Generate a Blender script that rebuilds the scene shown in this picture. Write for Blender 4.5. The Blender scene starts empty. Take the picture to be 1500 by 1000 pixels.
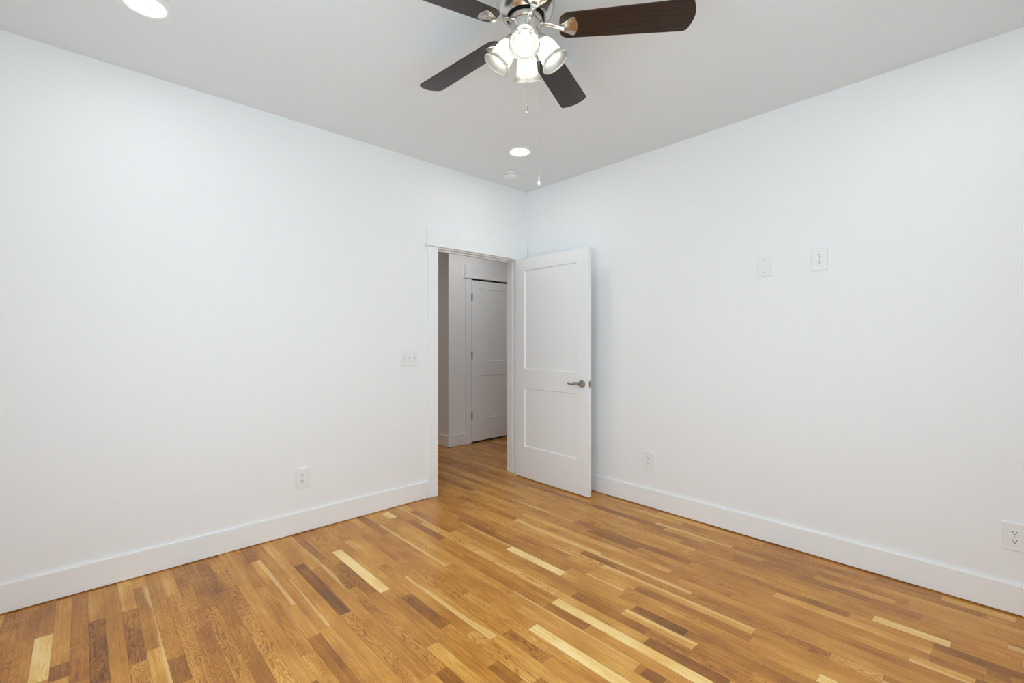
import bpy, bmesh, math, random
from mathutils import Vector, Matrix
sc = bpy.context.scene
C = sc.collection
PI = math.pi
H = 2.74                       # ceiling height
RX, RY = -3.78, -3.82          # far sides of the room, behind the camera

# ---------------------------------------------------------------- camera
cam = bpy.data.cameras.new('camera')
cam.sensor_width = 36.0
cam.lens = 674.467 / 1500 * 36
cam.shift_y = -1.157 / 1500
cam.clip_start = 0.02
cam_ob = bpy.data.objects.new('camera', cam)
C.objects.link(cam_ob)
cam_ob.location = (-3.1999, -3.2167, 1.28173)
cam_ob.rotation_euler = (PI / 2, 0, -0.751037)
sc.camera = cam_ob

# ---------------------------------------------------------------- world, exposure, light levels
SKY = 5.9                      # overcast sky seen through the window behind the camera
CAN = 45.0                     # recessed LED lenses
BULB = 15.0                    # fan light bulbs
HALL = 125.0                    # hall lamp and the added one past its corner
w = bpy.data.worlds.new('sky')
sc.world = w
w.use_nodes = True
w.node_tree.nodes['Background'].inputs[0].default_value = (0.785, 0.965, 1.08, 1)
w.node_tree.nodes['Background'].inputs[1].default_value = SKY
sc.view_settings.view_transform = 'Standard'
sc.view_settings.look = 'None'
sc.view_settings.exposure = 0.0
sc.view_settings.gamma = 1.0
sc.view_settings.use_curve_mapping = False
try:
    sc.cycles.use_denoising = True
    sc.cycles.max_bounces = 12
    sc.cycles.diffuse_bounces = 8
    sc.cycles.transmission_bounces = 8
    sc.cycles.sample_clamp_indirect = 60
    sc.cycles.caustics_reflective = False
    sc.cycles.caustics_refractive = False
except Exception:
    pass

# ---------------------------------------------------------------- materials
def S(r, g, b):
    f = lambda c: ((c / 255 + 0.055) / 1.055) ** 2.4 if c > 10 else c / 255 / 12.92
    return (f(r), f(g), f(b), 1)

def mat(name, col, rough=0.5, metal=0.0, spec=0.5, noise=0.0, nscale=8, bump=0.0, bscale=300):
    m = bpy.data.materials.new(name)
    m.use_nodes = True
    nt = m.node_tree
    b = nt.nodes['Principled BSDF']
    b.inputs['Base Color'].default_value = col
    b.inputs['Roughness'].default_value = rough
    b.inputs['Metallic'].default_value = metal
    b.inputs['Specular IOR Level'].default_value = spec
    tc = nt.nodes.new('ShaderNodeTexCoord')
    if noise:
        n = nt.nodes.new('ShaderNodeTexNoise')
        n.inputs['Scale'].default_value = nscale
        nt.links.new(tc.outputs['Object'], n.inputs['Vector'])
        mx = nt.nodes.new('ShaderNodeMix')
        mx.data_type = 'RGBA'
        mx.inputs['A'].default_value = tuple(c * (1 - noise) for c in col[:3]) + (1,)
        mx.inputs['B'].default_value = tuple(min(1, c * (1 + noise)) for c in col[:3]) + (1,)
        nt.links.new(n.outputs['Fac'], mx.inputs['Factor'])
        nt.links.new(mx.outputs['Result'], b.inputs['Base Color'])
    if bump:
        n2 = nt.nodes.new('ShaderNodeTexNoise')
        n2.inputs['Scale'].default_value = bscale
        n2.inputs['Detail'].default_value = 3
        nt.links.new(tc.outputs['Object'], n2.inputs['Vector'])
        bp = nt.nodes.new('ShaderNodeBump')
        bp.inputs['Strength'].default_value = bump
        bp.inputs['Distance'].default_value = 0.0006
        nt.links.new(n2.outputs['Fac'], bp.inputs['Height'])
        nt.links.new(bp.outputs['Normal'], b.inputs['Normal'])
    return m

def emat(name, col, strength):
    m = bpy.data.materials.new(name)
    m.use_nodes = True
    b = m.node_tree.nodes['Principled BSDF']
    b.inputs['Base Color'].default_value = (.8, .8, .8, 1)
    b.inputs['Emission Color'].default_value = col
    b.inputs['Emission Strength'].default_value = strength
    return m

WALL = mat('wall_paint', (0.865, 0.872, 0.88, 1), 0.55, spec=0.3, noise=0.006, nscale=2, bump=0.15, bscale=220)
CEIL = mat('ceiling_paint', (0.79, 0.822, 0.842, 1), 0.75, spec=0.15, noise=0.006, nscale=2, bump=0.1)
TRIM = mat('trim_paint', (0.875, 0.882, 0.89, 1), 0.32, spec=0.45, noise=0.004, nscale=3)
DOOR = mat('door_paint', (0.87, 0.877, 0.885, 1), 0.35, spec=0.45, noise=0.004, nscale=3)
PLATE = mat('white_plastic', (0.84, 0.84, 0.84, 1), 0.28, spec=0.5, noise=0.004)
SLOT = mat('dark_slot', (0.02, 0.02, 0.02, 1), 0.6, noise=0.2)
NICKEL = mat('brushed_nickel', (0.62, 0.59, 0.55, 1), 0.24, 1.0, noise=0.05, nscale=30)
DNICKEL = mat('satin_nickel_dark', (0.40, 0.36, 0.33, 1), 0.22, 1.0, noise=0.08, nscale=30)
BLACK = mat('black_hinge', (0.008, 0.008, 0.008, 1), 0.6, spec=0.2, noise=0.2)
GAP_SHADE = mat('gap_shade', (0.015, 0.013, 0.012, 1), 0.8, noise=0.2)
CANLENS = emat('led_lens', (0.915, 0.975, 0.965, 1), CAN)
BULBM = emat('bulb_glow', (0.93, 0.95, 0.90, 1), BULB)
HALLLENS = emat('hall_lens', (0.93, 0.95, 0.94, 1), HALL)

def make_blade_mat():
    m = bpy.data.materials.new('espresso_wood')
    m.use_nodes = True
    nt = m.node_tree; N = nt.nodes; L = nt.links
    b = N['Principled BSDF']
    tc = N.new('ShaderNodeTexCoord')
    mp = N.new('ShaderNodeMapping'); mp.inputs['Scale'].default_value = (6, 150, 40)
    n = N.new('ShaderNodeTexNoise'); n.inputs['Scale'].default_value = 1; n.inputs['Detail'].default_value = 5
    r = N.new('ShaderNodeValToRGB')
    r.color_ramp.elements[0].position = 0.3; r.color_ramp.elements[0].color = S(22, 13, 9)
    r.color_ramp.elements[1].position = 0.72; r.color_ramp.elements[1].color = S(56, 38, 27)
    L.new(tc.outputs['Object'], mp.inputs['Vector']); L.new(mp.outputs[0], n.inputs['Vector'])
    L.new(n.outputs['Fac'], r.inputs['Fac']); L.new(r.outputs['Color'], b.inputs['Base Color'])
    b.inputs['Roughness'].default_value = 0.33
    b.inputs['Specular IOR Level'].default_value = 0.5
    return m
BLADE = make_blade_mat()

def make_shade_mat():
    m = bpy.data.materials.new('frosted_glass')
    m.use_nodes = True
    nt = m.node_tree; N = nt.nodes; L = nt.links
    N.remove(N['Principled BSDF'])
    out = [n for n in N if n.type == 'OUTPUT_MATERIAL'][0]
    tr = N.new('ShaderNodeBsdfTranslucent'); tr.inputs['Color'].default_value = (.95, .93, .87, 1)
    df = N.new('ShaderNodeBsdfDiffuse'); df.inputs['Color'].default_value = (.9, .89, .84, 1)
    tp = N.new('ShaderNodeBsdfTransparent'); tp.inputs['Color'].default_value = (.98, .97, .93, 1)
    gl = N.new('ShaderNodeBsdfGlossy'); gl.inputs['Roughness'].default_value = .12
    m1 = N.new('ShaderNodeMixShader'); m1.inputs[0].default_value = .15
    m2 = N.new('ShaderNodeMixShader'); m2.inputs[0].default_value = .22
    m3 = N.new('ShaderNodeMixShader')
    fr = N.new('ShaderNodeFresnel'); fr.inputs[0].default_value = 1.45
    L.new(tr.outputs[0], m1.inputs[1]); L.new(df.outputs[0], m1.inputs[2])
    L.new(m1.outputs[0], m2.inputs[1]); L.new(tp.outputs[0], m2.inputs[2])
    L.new(fr.outputs[0], m3.inputs[0]); L.new(m2.outputs[0], m3.inputs[1]); L.new(gl.outputs[0], m3.inputs[2])
    L.new(m3.outputs[0], out.inputs['Surface'])
    return m
SHADE = make_shade_mat()

def make_pane_mat(name='window_glass', fac=.06):
    m = bpy.data.materials.new(name)
    m.use_nodes = True
    nt = m.node_tree; N = nt.nodes; L = nt.links
    N.remove(N['Principled BSDF'])
    out = [n for n in N if n.type == 'OUTPUT_MATERIAL'][0]
    tp = N.new('ShaderNodeBsdfTransparent'); gl = N.new('ShaderNodeBsdfGlossy'); gl.inputs['Roughness'].default_value = .02
    mx = N.new('ShaderNodeMixShader'); mx.inputs[0].default_value = fac
    L.new(tp.outputs[0], mx.inputs[1]); L.new(gl.outputs[0], mx.inputs[2]); L.new(mx.outputs[0], out.inputs['Surface'])
    return m
PANE = make_pane_mat()

BW = 0.0571                    # board width of the oak strip floor

def make_floor_mat():
    m = bpy.data.materials.new('oak_strip_floor')
    m.use_nodes = True
    nt = m.node_tree; N = nt.nodes; L = nt.links
    b = N['Principled BSDF']
    def put(node, idx, v):
        if isinstance(v, (int, float)): node.inputs[idx].default_value = v
        else: L.new(v, node.inputs[idx])
    def M(op, a, bb=0.0, c=None, clamp=False):
        n = N.new('ShaderNodeMath'); n.operation = op; n.use_clamp = clamp
        put(n, 0, a); put(n, 1, bb)
        if c is not None: put(n, 2, c)
        return n.outputs[0]
    def vec(x, y, z):
        n = N.new('ShaderNodeCombineXYZ'); put(n, 0, x); put(n, 1, y); put(n, 2, z); return n.outputs[0]
    def noise(v, detail=2.0, rough=.5, dist=0.0):
        n = N.new('ShaderNodeTexNoise'); n.inputs['Scale'].default_value = 1
        n.inputs['Detail'].default_value = detail; n.inputs['Roughness'].default_value = rough
        n.inputs['Distortion'].default_value = dist
        L.new(v, n.inputs['Vector']); return n.outputs['Fac']
    def mix(f, a, bb, blend='MIX'):
        n = N.new('ShaderNodeMix'); n.data_type = 'RGBA'; n.blend_type = blend
        put(n, 'Factor', f)
        for k, v in (('A', a), ('B', bb)):
            if isinstance(v, tuple): n.inputs[k].default_value = v
            else: L.new(v, n.inputs[k])
        return n.outputs['Result']
    def ss(x, lo, hi):
        n = N.new('ShaderNodeMapRange'); n.interpolation_type = 'SMOOTHSTEP'
        put(n, 0, x); n.inputs[1].default_value = lo; n.inputs[2].default_value = hi
        n.inputs[3].default_value = 0; n.inputs[4].default_value = 1
        return n.outputs[0]
    uv = N.new('ShaderNodeUVMap'); uv.uv_map = 'board'
    su = N.new('ShaderNodeSeparateXYZ'); L.new(uv.outputs[0], su.inputs[0])
    U, V = su.outputs[0], su.outputs[1]
    uv2 = N.new('ShaderNodeUVMap'); uv2.uv_map = 'ends'
    s2 = N.new('ShaderNodeSeparateXYZ'); L.new(uv2.outputs[0], s2.inputs[0])
    VE = s2.outputs[0]                                   # distance from the near board end (m); second = length left
    VR = s2.outputs[1]
    at = N.new('ShaderNodeAttribute'); at.attribute_name = 'board_look'
    sa = N.new('ShaderNodeSeparateColor'); L.new(at.outputs['Color'], sa.inputs[0])
    TONE, SEED, SAP = sa.outputs[0], sa.outputs[1], sa.outputs[2]
    FIG = at.outputs['Alpha']
    s37 = M('MULTIPLY', SEED, 37.0); s91 = M('MULTIPLY', SEED, 91.0)
    # slow contour field -> cathedral figure
    f1 = noise(vec(M('MULTIPLY_ADD', U, 17.0, s37), M('MULTIPLY_ADD', V, 2.3, s91), s37), 2.0, .45)
    rings = M('SINE', M('MULTIPLY', M('ADD', M('MULTIPLY', f1, 24.0), M('MULTIPLY', U, 18.0)), 6.283))
    rings = M('MULTIPLY_ADD', rings, .5, .5)
    ringamp = M('MULTIPLY', M('MULTIPLY', FIG, 0.34), M('MULTIPLY_ADD', TONE, .9, .35))
    # straight streaks and pores
    f2 = noise(vec(M('MULTIPLY_ADD', U, 90.0, s91), M('MULTIPLY_ADD', V, 2.2, s37), s91), 3.0, .6)
    f3 = noise(vec(M('MULTIPLY_ADD', U, 420.0, s91), M('MULTIPLY_ADD', V, 14.0, s37), s91), 2.0, .6)
    f4 = noise(vec(M('MULTIPLY_ADD', U, 9.0, s37), M('MULTIPLY_ADD', V, 3.5, s91), s37), 2.0, .5)
    t = M('ADD', TONE, M('MULTIPLY', M('SUBTRACT', f2, .5), .36))
    t = M('ADD', t, M('MULTIPLY', M('SUBTRACT', f3, .5), .44))
    t = M('ADD', t, M('MULTIPLY', M('SUBTRACT', f4, .5), .52))
    t = M('SUBTRACT', t, M('MULTIPLY', M('POWER', rings, 3.0), ringamp))
    ramp = N.new('ShaderNodeValToRGB'); cr = ramp.color_ramp
    cr.elements[0].position = 0.0; cr.elements[0].color = S(98, 56, 20)
    cr.elements[1].position = 1.0; cr.elements[1].color = S(252, 218, 148)
    for p, c in ((.22, (146, 89, 32)), (.42, (184, 119, 42)), (.60, (210, 147, 62)), (.80, (234, 182, 98))):
        e = cr.elements.new(p); e.color = S(*c)
    L.new(t, ramp.inputs['Fac'])
    col = ramp.outputs['Color']
    # sapwood edge: cream along one side of the board
    wig = noise(vec(M('MULTIPLY_ADD', U, 6.0, s91), M('MULTIPLY_ADD', V, 1.4, s37), 5.0), 2.0)
    edge = M('ADD', M('DIVIDE', U, BW), M('MULTIPLY', M('SUBTRACT', wig, .5), 1.4))
    sm = M('SUBTRACT', 1.0, ss(M('SUBTRACT', edge, M('MULTIPLY', SAP, .8)), -.10, .06))
    has = M('GREATER_THAN', SAP, .02)
    sm = M('MULTIPLY', M('MULTIPLY', sm, has), .62)
    creamf = M('ADD', M('MULTIPLY', f3, .5), M('MULTIPLY', f2, .5))
    cream = mix(ss(creamf, .3, .7), S(226, 176, 98), S(250, 214, 144))
    col = mix(sm, col, cream)
    # dark mineral streaks on a few boards
    k = noise(vec(M('MULTIPLY_ADD', U, 55.0, s37), M('MULTIPLY_ADD', V, 3.0, s37), s91), 2.0)
    col = mix(M('MULTIPLY', ss(k, .72, .82), .6), col, S(84, 48, 24))
    # seams
    du = M('MINIMUM', U, M('SUBTRACT', BW, U))
    dv = M('MINIMUM', VE, VR)
    seam = M('SUBTRACT', 1.0, ss(du, .0002, .0012))
    seam2 = M('SUBTRACT', 1.0, ss(dv, .0002, .0012))
    sq = M('MAXIMUM', seam, seam2)
    col = mix(M('MULTIPLY', sq, .55), col, S(70, 40, 20))
    L.new(col, b.inputs['Base Color'])
    rg = M('ADD', .20, M('MULTIPLY', f2, .10))
    L.new(rg, b.inputs['Roughness'])
    b.inputs['Specular IOR Level'].default_value = .42
    bp = N.new('ShaderNodeBump'); bp.inputs['Strength'].default_value = .25; bp.inputs['Distance'].default_value = .0008
    big = noise(vec(M('MULTIPLY_ADD', U, 20.0, s37), M('MULTIPLY', V, 1.0), s37), 1.0)
    L.new(M('SUBTRACT', M('ADD', M('MULTIPLY', f3, .15), M('MULTIPLY', big, .8)), sq), bp.inputs['Height'])
    L.new(bp.outputs['Normal'], b.inputs['Normal'])
    return m
FLOOR = make_floor_mat()

# ---------------------------------------------------------------- helpers
def obj(name, bm, m, parent=None, smooth=False):
    bmesh.ops.recalc_face_normals(bm, faces=bm.faces)
    me = bpy.data.meshes.new(name)
    bm.to_mesh(me); bm.free()
    me.materials.append(m)
    if smooth:
        for p in me.polygons: p.use_smooth = True
        try: me.set_sharp_from_angle(angle=math.radians(40))
        except Exception: pass
    o = bpy.data.objects.new(name, me)
    C.objects.link(o)
    if parent: o.parent = parent
    return o

def struct(name, bm, m):
    o = obj(name, bm, m); o['kind'] = 'structure'; return o

def box(bm, x0, x1, y0, y1, z0, z1, bev=0.0, seg=2):
    t = bmesh.new()
    v = [t.verts.new((x, y, z)) for x in (x0, x1) for y in (y0, y1) for z in (z0, z1)]
    for f in ((0, 1, 3, 2), (4, 6, 7, 5), (0, 4, 5, 1), (2, 3, 7, 6), (0, 2, 6, 4), (1, 5, 7, 3)):
        t.faces.new([v[i] for i in f])
    if bev:
        bmesh.ops.bevel(t, geom=list(t.edges), offset=bev, segments=seg, profile=.5, affect='EDGES')
    me = bpy.data.meshes.new('t'); t.to_mesh(me); t.free()
    bm.from_mesh(me); bpy.data.meshes.remove(me)
    return bm

def B(*a, **k): return box(bmesh.new(), *a, **k)

def lathe(bm, prof, n=40, mtx=None, cap=True):
    """prof: (radius, z) pairs, turned about z"""
    rings = []
    for r, z in prof:
        if r < 1e-6:
            v = bm.verts.new((0, 0, z)); rings.append([v])
        else:
            rings.append([bm.verts.new((r * math.cos(2 * PI * i / n), r * math.sin(2 * PI * i / n), z)) for i in range(n)])
    new = [v for q in rings for v in q]
    for a, b in zip(rings, rings[1:]):
        for i in range(n):
            j = (i + 1) % n
            if len(a) == 1 and len(b) == 1: continue
            if len(a) == 1: bm.faces.new((a[0], b[i], b[j]))
            elif len(b) == 1: bm.faces.new((a[i], a[j], b[0]))
            else: bm.faces.new((a[i], a[j], b[j], b[i]))
    if mtx is not None:
        for v in new: v.co = mtx @ v.co
    return bm

def tube(bm, pts, rad, n=12, ys=1.0):
    """swept tube along pts; rad number or list; ys flattens it vertically"""
    pts = [Vector(p) for p in pts]
    if not isinstance(rad, (list, tuple)): rad = [rad] * len(pts)
    rings = []
    for i, p in enumerate(pts):
        d = (pts[min(i + 1, len(pts) - 1)] - pts[max(i - 1, 0)]).normalized()
        up = Vector((0, 0, 1)) if abs(d.z) < .95 else Vector((1, 0, 0))
        a = d.cross(up).normalized(); b = a.cross(d).normalized()
        rings.append([bm.verts.new(p + rad[i] * (math.cos(2 * PI * k / n) * a + ys * math.sin(2 * PI * k / n) * b)) for k in range(n)])
    for q, r in zip(rings, rings[1:]):
        for k in range(n): bm.faces.new((q[k], q[(k + 1) % n], r[(k + 1) % n], r[k]))
    bm.faces.new(rings[0]); bm.faces.new(rings[-1][::-1])
    return bm

def prism(bm, outline, z0, z1, bev=0.0, seg=2):
    t = bmesh.new()
    a = [t.verts.new((x, y, z0)) for x, y in outline]
    b = [t.verts.new((x, y, z1)) for x, y in outline]
    t.faces.new(a[::-1]); t.faces.new(b)
    n = len(outline)
    for i in range(n): t.faces.new((a[i], a[(i + 1) % n], b[(i + 1) % n], b[i]))
    if bev:
        ed = [e for e in t.edges if abs(e.verts[0].co.z - e.verts[1].co.z) < 1e-6]
        bmesh.ops.bevel(t, geom=ed, offset=bev, segments=seg, profile=.5, affect='EDGES')
    me = bpy.data.meshes.new('t'); t.to_mesh(me); t.free()
    bm.from_mesh(me); bpy.data.meshes.remove(me)
    return bm

def thing(name, label, cat, loc, rotz=0, group=None):
    o = bpy.data.objects.new(name, None); C.objects.link(o)
    o.empty_display_size = .05
    o.location = loc; o.rotation_euler = (0, 0, rotz)
    o['label'] = label; o['category'] = cat
    if group: o['group'] = group
    return o

def struct_root(name, loc=(0, 0, 0)):
    o = bpy.data.objects.new(name, None); C.objects.link(o)
    o.location = loc; o['kind'] = 'structure'
    return o

def dup(root, loc, rotz, label, group=None):
    r = root.copy(); C.objects.link(r); r.location = loc; r.rotation_euler = (0, 0, rotz)
    r['label'] = label
    if group: r['group'] = group
    for ch in list(root.children):
        c = ch.copy(); C.objects.link(c); c.parent = r
        for g in ch.children:
            d = g.copy(); C.objects.link(d); d.parent = c
    return r

# ---------------------------------------------------------------- room shell
OX0, OX1, OZ = -1.042, -0.142, 2.052     # door opening in the left wall
WT = 0.12
HY = 1.336                                # hall wall facing the door
HX = 0.010                                # its outer corner
WX0, WX1, WZ0, WZ1 = -3.30, -1.90, 0.60, 2.28   # window behind the camera
SY0, SY1 = -2.95, -1.65                  # window added in the side wall to brighten door and right wall

bm = bmesh.new()
box(bm, RX - .15, OX0, 0, WT, -.02, H + .02)
box(bm, OX1, 2.6, 0, WT, -.02, H + .02)
box(bm, OX0, OX1, 0, WT, OZ, H + .02)
struct('wall_left', bm, WALL)
struct('wall_right', B(0, .12, RY - .15, -.0005, -.02, H + .02), WALL)
bm = bmesh.new()
box(bm, RX - .15, WX0, RY - .15, RY, -.02, H + .02)
box(bm, WX1, -.0005, RY - .15, RY, -.02, H + .02)
box(bm, WX0, WX1, RY - .15, RY, -.02, WZ0)
box(bm, WX0, WX1, RY - .15, RY, WZ1, H + .02)
struct('wall_back', bm, WALL)
bm = bmesh.new()
box(bm, RX - .15, RX, RY, SY0, -.02, H + .02); box(bm, RX - .15, RX, SY1, -.0005, -.02, H + .02)
box(bm, RX - .15, RX, SY0, SY1, -.02, WZ0); box(bm, RX - .15, RX, SY0, SY1, WZ1, H + .02)
struct('wall_side', bm, WALL)
struct('wall_hall_front', B(HX, 2.6, HY, HY + .12, -.02, H + .02), WALL)
struct('wall_hall_corner', B(HX, HX + .12, HY + .1205, 4.0, -.02, H + .02), WALL)
struct('wall_hall_end', B(RX - .15, HX + .12, 4.0, 4.12, -.02, H + .02), WALL)
struct('wall_hall_right', B(2.6, 2.72, 0, HY + .12, -.02, H + .02), WALL)
struct('wall_hall_left', B(RX - .15, RX, WT + .0005, 3.9995, -.02, H + .02), WALL)
struct('ceiling', B(RX - .2, 2.75, RY - .2, 4.2, H, H + .1), CEIL)

# floor: one mesh of boards, look of each board stored per board
def build_floor():
    rnd = random.Random(11)
    fixed = FIXED_BOARDS
    bm = bmesh.new()
    uv = bm.loops.layers.uv.new('board'); uv2 = bm.loops.layers.uv.new('ends')
    cl = bm.loops.layers.float_color.new('board_look')
    def board(row, y0, y1, look):
        x1 = BX0 - row * BW; x0 = x1 - BW
        v = [bm.verts.new(p) for p in ((x0, y0, 0), (x1, y0, 0), (x1, y1, 0), (x0, y1, 0))]
        f = bm.faces.new(v)
        off = rnd.random() * 8
        for lp in f.loops:
            x, y = lp.vert.co.x, lp.vert.co.y
            u = min(max(x - x0, 0), BW)
            if look[4]: u = BW - u
            lp[uv].uv = (u, y - y0 + off)
            lp[uv2].uv = (y - y0, y1 - y)
            lp[cl] = (look[0], look[1], look[2], look[3])
    def rlook(tone=None):
        r = rnd.random()
        if tone is None:
            tone = .53 + rnd.gauss(0, .055)
            if r < .008: tone = .76
            elif r < .09: tone = .32
        sap = rnd.uniform(.1, .5) if rnd.random() < .07 else 0.0
        fig = rnd.choice((0, 0, .1, .2, .4, .8))
        return (tone, rnd.random(), sap, fig, rnd.random() < .5)
    nrow0 = -int(2.8 / BW)
    nrow1 = int((-RX + .2) / BW) + 1
    for row in range(nrow0, nrow1 + 1):
        xm = BX0 - (row + .5) * BW
        lo, hi = (RY - .2, 4.2) if xm < HX + .1 else (-.05, HY + .15)
        fx = sorted([b for b in fixed if b[0] == row], key=lambda b: b[1])
        segs = []; y = lo
        for b in fx:
            segs.append((y, b[1], None)); segs.append((b[1], b[2], b[3])); y = b[2]
        segs.append((y, hi, None))
        for a, c, lk in segs:
            if c - a < .01: continue
            if lk is not None:
                tone, sap, fig = lk
                board(row, a, c, (tone, rnd.random(), sap, fig, rnd.random() < .5)); continue
            y = a
            while c - y > 1e-4:
                ln = rnd.choice((.3, .45, .6, .8, 1.0, 1.2)) * rnd.uniform(.8, 1.25)
                if c - (y + ln) < .18: ln = c - y
                board(row, y, y + ln, rlook()); y += ln
    # thickness below
    return bm
BX0 = 0.0188
# row from the right wall, y range, (tone, sapwood, figure)
FIXED_BOARDS = [
    (0, -4.00, -2.90, (0.42, 0.00, 0.1)),  # boards along the right baseboard toned darker to stand in for its shadow gap
    (0, -2.90, -1.80, (0.38, 0.00, 0.0)),
    (0, -1.80, -0.95, (0.42, 0.00, 0.0)),
    (1, -3.25, -3.00, (0.66, 0.00, 0.1)),
    (1, -3.00, -2.74, (0.36, 0.00, 0.1)),
    (1, -1.82, -1.45, (0.66, 0.00, 0.1)),
    (4, -2.51, -2.06, (0.36, 0.00, 0.1)),
    (5, -2.85, -2.51, (0.60, 0.00, 0.1)),
    (5, -1.63, -1.03, (0.26, 0.00, 0.1)),
    (6, -2.95, -2.11, (0.30, 0.00, 0.1)),
    (9, -3.06, -2.80, (0.90, 0.00, 0.2)),
    (10, -3.27, -3.01, (0.28, 0.00, 0.1)),
    (10, -2.72, -2.39, (0.36, 0.00, 0.2)),
    (11, -3.23, -3.17, (0.30, 0.00, 0.1)),
    (11, -3.01, -2.42, (0.66, 0.00, 0.1)),
    (11, -1.14, -0.49, (0.55, 0.30, 0.1)),
    (12, -3.16, -3.01, (0.35, 0.00, 0.1)),
    (13, -3.14, -2.95, (0.70, 0.60, 0.1)),
    (16, -1.56, -0.82, (0.60, 0.70, 0.1)),
    (17, -2.90, -2.73, (0.68, 0.00, 0.8)),
    (18, -2.46, -1.65, (0.64, 0.40, 0.1)),
    (19, -2.47, -1.91, (0.34, 0.00, 0.1)),
    (20, -2.79, -2.73, (0.85, 0.00, 0.1)),
    (20, -1.88, -1.64, (0.58, 0.40, 0.1)),
    (21, -0.91, -0.54, (0.38, 0.00, 1.0)),
    (22, -2.26, -2.00, (0.25, 0.00, 0.5)),
    (22, -1.56, -1.12, (0.97, 0.00, 0.0)),
    (23, -2.55, -2.33, (0.33, 0.00, 0.2)),
    (23, -2.33, -1.98, (0.68, 0.50, 0.1)),
    (24, -2.14, -1.73, (0.32, 0.00, 0.2)),
    (24, -1.40, -0.68, (0.60, 0.00, 0.3)),
    (25, -2.51, -2.17, (0.20, 0.00, 0.2)),
    (26, -2.47, -1.70, (0.88, 0.00, 0.1)),
    (27, -2.46, -1.94, (0.55, 0.00, 0.2)),
    (27, -1.94, -1.70, (0.35, 0.00, 0.1)),
    (27, -0.20, -0.06, (0.90, 0.00, 0.0)),
    (28, -2.34, -2.26, (0.24, 0.00, 0.2)),
    (28, -2.23, -1.50, (0.60, 0.25, 0.1)),
    (28, -1.43, -0.39, (0.60, 0.00, 0.1)),
    (29, -1.05, -0.25, (0.56, 0.50, 0.1)),
    (30, -2.31, -1.77, (0.90, 0.00, 0.1)),
    (31, -1.92, -1.35, (0.64, 0.00, 0.5)),
    (32, -1.96, -1.72, (0.42, 0.00, 1.0)),
    (33, -1.71, -0.99, (0.62, 0.70, 0.1)),
    (34, -2.01, -1.61, (0.66, 0.00, 0.9)),
    (35, -1.97, -1.83, (0.32, 0.00, 0.2)),
    (35, -1.50, -1.16, (0.34, 0.00, 0.6)),
    (36, -1.05, -0.43, (0.97, 0.00, 0.0)),
    (37, -1.02, -0.60, (0.40, 0.00, 1.0)),
    (38, -1.83, -1.72, (0.30, 0.00, 0.3)),
    (40, -1.10, -0.46, (0.20, 0.00, 0.2)),
    (42, -1.14, -0.59, (0.55, 0.30, 0.1)),
    (43, -0.86, -0.24, (0.50, 0.50, 0.1)),
    (45, -1.44, -0.57, (0.54, 0.00, 0.0)),
    (46, -1.40, -0.83, (0.66, 0.00, 0.9)),
    (48, -1.23, -0.61, (0.50, 0.00, 1.0)),
    (51, -1.11, -0.93, (0.30, 0.00, 0.5)),
    (52, -0.80, -0.15, (0.40, 0.20, 0.2)),
    (53, -0.86, -0.40, (0.38, 0.00, 1.0)),
    (53, -0.37, -0.01, (0.64, 0.00, 0.3)),
    (55, -0.90, -0.37, (0.30, 0.00, 1.0)),
    (55, -0.36, -0.03, (0.52, 0.00, 0.1)),
    (56, -0.84, -0.57, (0.38, 0.00, 0.4)),
    (56, -0.55, -0.04, (0.42, 0.00, 0.3)),
    (57, -0.77, -0.66, (0.32, 0.00, 0.3)),
    (57, -0.66, -0.03, (0.58, 0.00, 0.1)),
    (58, -0.74, -0.37, (0.93, 0.00, 0.2)),
    (58, -0.36, -0.04, (0.36, 0.00, 0.2)),
]
struct('floor', build_floor(), FLOOR)

# baseboards
def base(name, *a):
    struct(name, B(*a, .0045, .141, bev=.003), TRIM)
base('baseboard_left', RX, -1.142, -.015, 0)
base('baseboard_right', -.015, 0, RY, -.001)
base('baseboard_back', RX, -.016, RY, RY + .015)
base('baseboard_side', RX, RX + .015, RY + .016, -.016)
base('baseboard_hall_front', HX - .015, .254, HY - .015, HY)
base('baseboard_hall_corner', HX - .015, HX, HY, 3.99)

# ---------------------------------------------------------------- door frame and casing of the open door
t = struct_root('trim_1')
obj('side_casing', B(-1.142, OX0 - .006, -.018, 0, .001, 2.055, bev=.0025), TRIM, t)
obj('side_casing', B(OX1 + .006, -.050, -.018, 0, .001, 2.055, bev=.0025), TRIM, t)
obj('head_casing', B(-1.148, -.012, -.021, 0, 2.076, 2.214, bev=.0025), TRIM, t)
obj('fillet', B(-1.168, -.008, -.032, 0, 2.056, 2.0755, bev=.006, seg=3), TRIM, t)
t = struct_root('trim_2')
JT = .019
obj('jamb', B(OX0 - .001, OX0 + JT - .0185, -.001, WT + .001, .001, OZ - .001), TRIM, t)
obj('jamb', B(OX1 - .0005, OX1 + .001, -.001, WT + .001, .001, OZ - .001), TRIM, t)
obj('head_jamb', B(OX0, OX1, -.001, WT + .001, OZ - .004, OZ + .001), TRIM, t)
obj('door_stop', B(OX0 + .0005, OX0 + .012, .040, .075, .001, OZ - .005, bev=.002), TRIM, t)
obj('door_stop', B(OX1 - .012, OX1 - .0005, .040, .075, .001, OZ - .005, bev=.002), TRIM, t)
obj('door_stop', B(OX0 + .012, OX1 - .012, .040, .075, OZ - .016, OZ - .005, bev=.002), TRIM, t)
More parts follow.
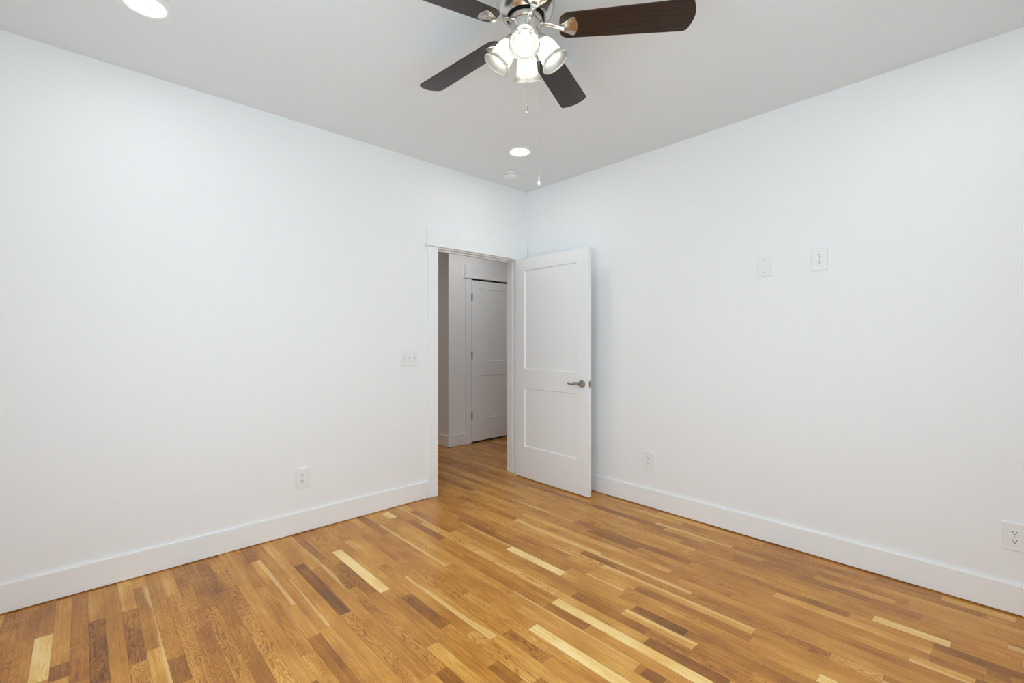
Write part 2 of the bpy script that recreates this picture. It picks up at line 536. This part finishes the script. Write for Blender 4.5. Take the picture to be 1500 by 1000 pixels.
# casing on the hall side
t = struct_root('trim_3')
obj('side_casing', B(-1.142, OX0 - .006, WT, WT + .018, .001, 2.055, bev=.0025), TRIM, t)
obj('side_casing', B(OX1 + .006, -.050, WT, WT + .018, .001, 2.055, bev=.0025), TRIM, t)
obj('head_casing', B(-1.148, -.040, WT, WT + .021, 2.056, 2.214, bev=.0025), TRIM, t)

def door_leaf(name, width, z0, z1, stile, rails, thick=.035, rec=.009, mat_=DOOR):
    """leaf in local x 0..width, y 0..thick (visible face at y=0), rails = z ranges of the solid rails"""
    bm = bmesh.new()
    box(bm, 0, stile, 0, thick, z0, z1, bev=.0012)
    box(bm, width - stile, width, 0, thick, z0, z1, bev=.0012)
    for a, b in rails:
        box(bm, stile - .0015, width - stile + .0015, 0.00002, thick - .00002, a, b)
    o = obj(name, bm, mat_)
    for (a, b), (c, d) in zip(rails, rails[1:]):
        p = bmesh.new()
        # panel with a sloped sticking around it on the front face
        x0, x1, zz0, zz1 = stile, width - stile, b, c
        s = .006
        fr = [(x0, .0005, zz0), (x1, .0005, zz0), (x1, .0005, zz1), (x0, .0005, zz1)]
        inn = [(x0 + s, rec, zz0 + s), (x1 - s, rec, zz0 + s), (x1 - s, rec, zz1 - s), (x0 + s, rec, zz1 - s)]
        bk = [(x, max(rec + .001, thick - rec), z) for x, _, z in fr]
        A = [p.verts.new(q) for q in fr]; I = [p.verts.new(q) for q in inn]; K = [p.verts.new(q) for q in bk]
        for i in range(4):
            j = (i + 1) % 4
            p.faces.new((A[i], A[j], I[j], I[i])); p.faces.new((A[i], A[j], K[j], K[i]))
        p.faces.new(I); p.faces.new(K)
        obj('recessed_panel', p, mat_, o)
    o['kind'] = 'structure'
    return o

# open door: hinge at the right jamb, leaf swung back beside the right wall
LW = .875
d1 = door_leaf('door_1', LW, .010, 2.043, .125,
               [(.010, .300), (.842, 1.020), (1.935, 2.043)])
p0 = Vector((-.187, -.035)); p1 = Vector((-.197, -.910))
ang = math.atan2(p1.y - p0.y, p1.x - p0.x)
d1.location = (p0.x, p0.y, 0)
d1.rotation_euler = (0, 0, ang)
# local +y after this rotation points to +x (right wall): visible face y=0 faces the room
def lever(parent, x, z, side=-1, m=DNICKEL, flip=1):
    y = 0 if side < 0 else .035
    bm = bmesh.new()
    lathe(bm, [(0, .012), (.020, .012), (.029, .009), (.032, .004), (.032, 0), (0, 0)], 36,
          Matrix.Translation((x, y, z)) @ Matrix.Rotation(PI / 2 if side < 0 else -PI / 2, 4, 'X'))
    rose = obj('handle_rose', bm, m, parent, True)
    s = side
    bm = bmesh.new()
    lathe(bm, [(0, .0), (.011, .0), (.011, .046), (.0, .046)], 20,
          Matrix.Translation((x, y, z)) @ Matrix.Rotation(PI / 2 if side < 0 else -PI / 2, 4, 'X'))
    pts = [(x + .004, y + s * .046, z)]
    for k in range(1, 12):
        q = k / 11
        pts.append((x - flip * .112 * q, y + s * (.046 + .006 * math.sin(q * PI)), z + .004 * math.sin(q * 2 * PI)))
    tube(bm, pts, [.0105 - .003 * (k / 11) for k in range(12)], 14, ys=.8)
    obj('lever_handle', bm, m, parent, True)
lever(d1, LW - .066, .927)
lever(d1, LW - .066, .927, side=1)
bm = B(LW - .0005, LW + .0012, .004, .031, .927 - .029, .927 + .029, bev=.0005)
box(bm, LW + .001, LW + .009, .010, .025, .927 - .008, .927 + .008, bev=.002)
obj('latch_plate', bm, DNICKEL, d1)
for z in (.25, 1.03, 1.82):
    bm = bmesh.new()
    lathe(bm, [(0, z - .045), (.007, z - .045), (.007, z + .045), (0, z + .045)], 14,
          Matrix.Translation((-.008, .034, 0)))
    obj('hinge', bm, BLACK, d1, True)

# hall door with its casing
d2x0, d2w = .352, .71
t = struct_root('trim_4')
obj('side_casing', B(.255, .344, HY - .018, HY, .001, 2.055, bev=.0025), TRIM, t)
obj('side_casing', B(d2x0 + d2w + .008, d2x0 + d2w + .097, HY - .018, HY, .001, 2.055, bev=.0025), TRIM, t)
obj('head_casing', B(.247, d2x0 + d2w + .105, HY - .021, HY, 2.076, 2.214, bev=.0025), TRIM, t)
obj('fillet', B(.228, d2x0 + d2w + .12, HY - .032, HY, 2.056, 2.0755, bev=.006, seg=3), TRIM, t)
obj('door_gap_shade', B(d2x0 - .008, d2x0 + d2w + .008, HY - .0012, HY, .0005, 2.056), GAP_SHADE, t)  # dark sheet stands in for the shade in the gap around the door
d2 = door_leaf('door_2', d2w, .022, 2.036, .115,
               [(.022, .300), (.842, 1.020), (1.935, 2.036)], thick=.012, rec=.006)
d2.location = (d2x0, HY - .0135, 0)
for z in (.343, 1.093, 1.826):
    bm = B(-.010, .006, -.009, .002, z - .045, z + .045, bev=.001)
    obj('hinge', bm, BLACK, d2)
bm = bmesh.new()
lathe(bm, [(0, .0), (.03, .0), (.03, .006), (.012, .012), (.012, .03), (.026, .045), (.026, .06), (0, .068)], 28,
      Matrix.Translation((d2w - .065, 0, .927)) @ Matrix.Rotation(PI / 2, 4, 'X'))
obj('door_knob', bm, DNICKEL, d2, True)

# window in the back wall, plus one added in the side wall as fill light
def window(name, a0, a1, mtx):
    """built in the plane y<0 of a local frame whose +y points into the room"""
    wn = struct_root(name)
    wn.matrix_world = mtx
    fw = .05
    bm = bmesh.new()
    y0, y1 = -.10, -.04
    box(bm, a0, a0 + fw, y0, y1, WZ0, WZ1); box(bm, a1 - fw, a1, y0, y1, WZ0, WZ1)
    box(bm, a0 + fw, a1 - fw, y0, y1, WZ0, WZ0 + fw); box(bm, a0 + fw, a1 - fw, y0, y1, WZ1 - fw, WZ1)
    zm = (WZ0 + WZ1) / 2
    box(bm, a0 + fw, a1 - fw, y0, y1, zm - .02, zm + .02)
    obj('window_frame', bm, TRIM, wn)
    obj('window_pane', B(a0 + fw, a1 - fw, -.072, -.068, WZ0 + fw, WZ1 - fw), PANE, wn)
    bm = bmesh.new()
    box(bm, a0 - .09, a0, 0, .018, WZ0 - .09, WZ1 + .02); box(bm, a1, a1 + .09, 0, .018, WZ0 - .09, WZ1 + .02)
    box(bm, a0 - .1, a1 + .1, 0, .022, WZ1 + .02, WZ1 + .15); box(bm, a0, a1, 0, .018, WZ0 - .09, WZ0)
    obj('window_casing', bm, TRIM, wn)
    pl = bpy.data.lights.new('window_portal', 'AREA')
    pl.shape = 'RECTANGLE'; pl.size = a1 - a0; pl.size_y = WZ1 - WZ0
    pl.cycles.is_portal = True
    po = bpy.data.objects.new('window_portal', pl); C.objects.link(po)
    po.matrix_world = mtx @ Matrix.Translation(((a0 + a1) / 2, -.16, zm)) @ Matrix.Rotation(PI / 2, 4, 'X')
window('window_1', WX0, WX1, Matrix.Translation((0, RY, 0)))
window('fill_window_2', -SY1, -SY0, Matrix.Translation((RX, 0, 0)) @ Matrix.Rotation(-PI / 2, 4, 'Z'))

# ---------------------------------------------------------------- recessed lights
def recessed(loc, label, lens=CANLENS, group=None):
    t = thing('recessed_light', label, 'ceiling light', loc, 0, group)
    bm = bmesh.new()
    lathe(bm, [(.070, -.0035), (.073, -.006), (.082, -.007), (.093, -.004), (.095, -.0005), (.070, -.0005)], 56)
    # close the ring
    obj('trim_ring', bm, PLATE, t, True)
    bm = bmesh.new()
    lathe(bm, [(0, -.0036), (.0698, -.0034), (.0698, -.0006), (0, -.0006)], 56)
    obj('lens', bm, lens, t)
    return t
r0 = recessed((-3.0, -.67, H), 'round recessed ceiling light at the upper left edge of the photo, above the left wall')
dup(r0, (-.731, -.660, H), 0, 'small round recessed ceiling light between the fan and the smoke detector')
dup(r0, (-3.0, -3.12, H), 0, 'round recessed ceiling light above the window end of the room, left one')
dup(r0, (-.731, -3.12, H), 0, 'round recessed ceiling light near the right wall, behind the fan from the doorway')
hl = recessed((.10, .62, H), 'round recessed ceiling light in the hallway outside the open door', HALLLENS)
dup(hl, (-1.3, 2.7, H), 0, 'added ceiling light, unseen deeper in the hallway, brightening the hall side wall')  # unseen lamp added to brighten the wall strip past the hall corner

# smoke detector
t = thing('smoke_detector', 'round white smoke detector on the ceiling by the room corner', 'smoke detector', (-.452, -.262, H))
bm = bmesh.new()
lathe(bm, [(0, -.0005), (.070, -.0005), (.070, -.009), (.066, -.012), (0, -.012)], 44)
obj('mounting_base', bm, PLATE, t, True)
bm = bmesh.new()
lathe(bm, [(.060, -.0121), (.060, -.0165), (0, -.0165)], 44)
obj('vent_gap', bm, SLOT, t, True)
bm = bmesh.new()
lathe(bm, [(0, -.0166), (.064, -.0166), (.065, -.021), (.060, -.030), (.048, -.037), (.030, -.040), (.028, -.043), (.020, -.046), (0, -.046)], 44)
obj('cover', bm, PLATE, t, True)

# ---------------------------------------------------------------- wall plates (built facing local -y)
def plate_bm(w_, h_, d=.0085):
    return B(-w_ / 2, w_ / 2, -d, 0, -h_ / 2, h_ / 2, bev=.0014, seg=2)

def receptacle(parent, cx, cz, d=.0085):
    out = []
    n = 40
    R_, hh = .0172, .0143
    for k in range(n):
        a = 2 * PI * k / n
        x, z = R_ * math.cos(a), R_ * math.sin(a)
        out.append((x, max(-hh, min(hh, z))))
    bm = bmesh.new()
    m = Matrix.Translation((cx, 0, cz)) @ Matrix.Rotation(PI / 2, 4, 'X')
    prism(bm, out, d - .001, d + .0014, bev=.0005)
    for v in bm.verts: v.co = m @ v.co
    face = obj('receptacle', bm, PLATE, parent)
    y = -(d + .0014)
    bm = bmesh.new()
    box(bm, cx - .0075, cx - .0052, y - .0003, y + .001, cz + .000, cz + .0085)
    box(bm, cx + .0052, cx + .0075, y - .0003, y + .001, cz + .001, cz + .0080)
    g = [(.0027 * math.cos(2 * PI * k / 16), max(-.0019, .0027 * math.sin(2 * PI * k / 16))) for k in range(16)]
    q = bmesh.new(); prism(q, g, 0, .0013)
    mm = Matrix.Translation((cx, y + .001, cz - .0068)) @ Matrix.Rotation(PI / 2, 4, 'X')
    for v in q.verts: v.co = mm @ v.co
    me = bpy.data.meshes.new('t'); q.to_mesh(me); q.free(); bm.from_mesh(me)
    obj('slots', bm, SLOT, face)

def screw(parent, cx, cz, d=.0085):
    bm = bmesh.new()
    lathe(bm, [(0, .0012), (.0022, .0010), (.0032, 0), (0, 0)], 16,
          Matrix.Translation((cx, -d, cz)) @ Matrix.Rotation(PI / 2, 4, 'X'))
    s = obj('screw', bm, SCREW, parent, True)
SCREW = mat('screw_paint', (.55, .55, .54, 1), .35, .3, noise=.05)

def outlet(loc, rotz, label, w_=.083, h_=.133, xs=(0,)):
    t = thing('wall_outlet', label, 'outlet', loc, rotz, None)
    obj('cover_plate', plate_bm(w_, h_), PLATE, t)
    for x in xs:
        receptacle(t, x, .0195); receptacle(t, x, -.0195); screw(t, x, 0)
    return t
RW = -PI / 2
outlet((-2.124, 0, .361), 0, 'white duplex wall outlet low on the left wall above the baseboard')
outlet((0, -1.338, .359), RW, 'white duplex wall outlet low on the right wall near the open door')
outlet((0, -2.466, 1.766), RW, 'white duplex wall outlet high on the right wall beside the blank cover plate')
outlet((0, -3.207 - .0635, .362), RW, 'wide white two gang wall outlet above the baseboard at the right edge of the photo', .127, .128, (-.023, .023))

t = thing('blank_cover_plate', 'white blank cover plate with two screws high on the right wall', 'cover plate', (0, -2.163, 1.760), RW)
obj('plate', plate_bm(.085, .130), PLATE, t)
obj('insert', B(-.0335, .0335, -.0098, -.008, -.051, .051, bev=.0008), PLATE, t)
screw(t, 0, .0415, .0098); screw(t, 0, -.0415, .0098)

t = thing('light_switch', 'white triple toggle light switch plate on the left wall beside the doorway', 'light switch', (-1.310, 0, 1.147), 0)
obj('cover_plate', plate_bm(.166, .128), PLATE, t)
for i, x in enumerate((-.046, 0, .046)):
    q = obj('toggle_bezel', B(x - .0055, x + .0055, -.0092, -.008, -.0125, .0125, bev=.0004), SCREW, t)
    bm = bmesh.new()
    up = 1 if i else -1
    vs = [(x - .0042, -.0085, -.006), (x + .0042, -.0085, -.006), (x + .0042, -.0085, .006), (x - .0042, -.0085, .006)]
    tip = [(x - .0034, -.019, up * .007 - .0025), (x + .0034, -.019, up * .007 - .0025), (x + .0034, -.019, up * .007 + .0025), (x - .0034, -.019, up * .007 + .0025)]
    A = [bm.verts.new(p) for p in vs]; T = [bm.verts.new(p) for p in tip]
    bm.faces.new(A[::-1]); bm.faces.new(T)
    for k in range(4): bm.faces.new((A[k], A[(k + 1) % 4], T[(k + 1) % 4], T[k]))
    obj('toggle', bm, PLATE, q)
    screw(t, x, .030); screw(t, x, -.030)

# ---------------------------------------------------------------- ceiling fan
FX, FY, ZB = -1.882, -1.888, 2.548
fan = thing('ceiling_fan', 'brushed nickel ceiling fan with five dark brown blades and four frosted lights', 'ceiling fan', (FX, FY, H))
Zc = lambda z: z - H
bm = bmesh.new()
lathe(bm, [(0, -.0005), (.088, -.0005), (.092, -.012), (.080, -.030), (.066, -.040), (.070, -.048), (.100, -.058), (.117, -.075),
           (.1185, -.100), (.112, -.122), (.098, -.140), (.080, -.150), (.078, -.146), (0, -.140)], 64)
obj('motor_housing', bm, NICKEL, fan, True)
bm = bmesh.new()
lathe(bm, [(0, -.139), (.074, -.139), (.074, -.155), (0, -.155)], 48)
obj('motor_gap', bm, BLACK, fan, True)
bm = bmesh.new()
lathe(bm, [(0, -.1545), (.066, -.1545), (.069, -.158), (.069, -.170), (.062, -.176), (.0, -.176)], 56)
obj('flywheel', bm, NICKEL, fan, True)
bm = bmesh.new()
lathe(bm, [(0, -.1755), (.058, -.1755), (.058, -.1775), (.061, -.178), (.061, -.222), (.056, -.232), (.045, -.240), (.028, -.250), (.018, -.262), (.010, -.268), (0, -.270)], 56)
obj('switch_housing', bm, NICKEL, fan, True)

def blade_outline():
    L0, L1 = .135, .66
    w0, w1 = .057, .070
    o = []
    def arc(cx, cy, r, a0, a1, n=7):
        for k in range(n): 
            a = math.radians(a0 + (a1 - a0) * k / (n - 1)); o.append((cx + r * math.cos(a), cy + r * math.sin(a)))
    r0, r1 = .035, .022
    arc(L0 + r0, -w0 + r0, r0, 180, 268)
    # tip with a slightly bowed end
    arc(L1 - r1 - .012, -w1 + r1, r1, -88, -12)
    for k in range(1, 6):
        q = -1 + 2 * k / 6
        o.append((L1 - .012 * q * q, q * (w1 - r1)))
    arc(L1 - r1 - .012, w1 - r1, r1, 12, 88)
    arc(L0 + r0, w0 - r0, r0, 92, 180)
    return o
def add_blade(a):
    bm = bmesh.new()
    prism(bm, blade_outline(), -.003, .003, bev=.0015)
    bl = obj('fan_blade', bm, BLADE, fan)
    bl.matrix_local = Matrix.Translation((0, 0, ZB - H)) @ Matrix.Rotation(a, 4, 'Z') @ Matrix.Rotation(math.radians(-12), 4, 'X')
    # blade iron: flat curved arm and shield shaped plate under the blade
    bm = bmesh.new()
    pts, rad = [], []
    for k in range(14):
        q = k / 13
        pts.append((.060 + .095 * q, 0, .012 - .030 * (3 * q * q - 2 * q ** 3) + .006 * math.sin(q * PI)))
        rad.append(.013 - .003 * math.sin(q * PI))
    tube(bm, pts, rad, 14, ys=.45)
    arc = []
    for k in range(9):
        q = -1 + 2 * k / 8
        arc.append((.208 - .013 * q * q, .041 * q))
    out = [(.136, -.011), (.150, -.020), (.185, -.041)] + arc + [(.185, .041), (.150, .020), (.136, .011)]
    prism(bm, out, -.0085, -.0032, bev=.002)
    inner = [(.150 + (x - .150) * .72 + .003, y * .68) for x, y in out]
    prism(bm, inner, -.0115, -.008, bev=.0022)
    obj('blade_iron', bm, NICKEL, bl, True)
for k in range(5):
    add_blade(math.radians(21.7 + 72 * k))

# light kit: four bell shades
def shade_bm():
    prof_o = [(.021, 0), (.027, -.004), (.034, -.014), (.0405, -.030), (.0435, -.050), (.0450, -.072), (.0475, -.086), (.0530, -.097), (.0585, -.103), (.0595, -.107), (.0580, -.110)]
    t_ = .0028
    prof_i = [(r - t_, z) for r, z in prof_o[::-1]]
    prof_i[0] = (.0560, -.1095)
    bm = bmesh.new()
    lathe(bm, prof_o + prof_i + [prof_o[0]], 48)
    return bm
TILT = math.radians(57)        # below horizontal
cam_az = math.atan2(-3.2167 - FY, -3.1999 - FX)
for k in range(4):
    az = cam_az + math.radians(-3) + k * PI / 2
    dirv = Vector((math.cos(az) * math.cos(TILT), math.sin(az) * math.cos(TILT), -math.sin(TILT)))
    rimc = Vector((.120 * math.cos(az), .120 * math.sin(az), 2.405 - H))
    neck = rimc - dirv * .108
    zax = -dirv
    q = Vector((0, 0, 1)).rotation_difference(zax).to_matrix().to_4x4()
    # holder: curved arm + cup, under the switch housing
    bm = bmesh.new()
    st = Vector((.045 * math.cos(az), .045 * math.sin(az), -.215))
    en = neck - dirv * .022
    tube(bm, [st, (st + en) / 2 + Vector((math.cos(az), math.sin(az), 0)) * .004, en], [.011, .010, .012], 14)
    hold = obj('lamp_holder', bm, NICKEL, fan, True)
    bm = bmesh.new()
    lathe(bm, [(0, .026), (.014, .026), (.022, .020), (.0265, .012), (.0285, .003), (.0285, -.006), (.0265, -.007), (0, -.007)], 32)
    cup = obj('socket_cup', bm, NICKEL, fan, True)
    cup.matrix_local = Matrix.Translation(neck) @ q
    sh = obj('lamp_shade', shade_bm(), SHADE, fan, True)
    sh.matrix_local = Matrix.Translation(neck) @ q
    bm = bmesh.new()
    pr = [(0, -.096)]
    for i in range(1, 12):
        a = -PI / 2 + PI * .80 * i / 11
        pr.append((.0265 * math.cos(a), -.0695 + .0265 * math.sin(a)))
    pr += [(.0145, -.036), (.013, -.010), (0, -.010)]
    lathe(bm, pr, 32)
    bu = obj('bulb', bm, BULBM, sh, True)

def chain(dx, dy, z0, z1, fob, mfob):
    bm = bmesh.new()
    n = int((z0 - z1) / .0045)
    tube(bm, [(dx, dy, z0 - H), (dx, dy, z1 - H)], .0005, 6)
    for i in range(n):
        z = z0 - H - (i + .5) * (z0 - z1) / n
        v = [bm.verts.new((dx + .0014 * a, dy + .0014 * b_, z + .0014 * c)) for a, b_, c in
             ((1, 0, 0), (0, 1, 0), (-1, 0, 0), (0, -1, 0), (0, 0, 1), (0, 0, -1))]
        for f in ((0, 1, 4), (1, 2, 4), (2, 3, 4), (3, 0, 4), (1, 0, 5), (2, 1, 5), (3, 2, 5), (0, 3, 5)):
            bm.faces.new([v[j] for j in f])
    ch = obj('pull_chain', bm, NICKEL, fan, True)
    bm = bmesh.new()
    lathe(bm, fob, 24, Matrix.Translation((dx, dy, z1 - H)))
    obj('chain_fob', bm, mfob, ch, True)
CLEAR = make_pane_mat('clear_fob', .30)
vr = Vector((math.cos(.751037), -math.sin(.751037))); vf = Vector((math.sin(.751037), math.cos(.751037)))
c1 = vr * .002 - vf * .030
c2 = vr * .052 - vf * .015
chain(c1.x, c1.y, 2.49, 2.220, [(0, .006), (.002, .004), (.0035, -.006), (.005, -.020), (.004, -.030), (0, -.034)], NICKEL)
chain(c2.x, c2.y, 2.53, 1.945, [(0, .010), (.003, .006), (.003, 0), (.007, -.012), (.010, -.022), (.010, -.032), (.006, -.040), (0, -.041)], CLEAR)
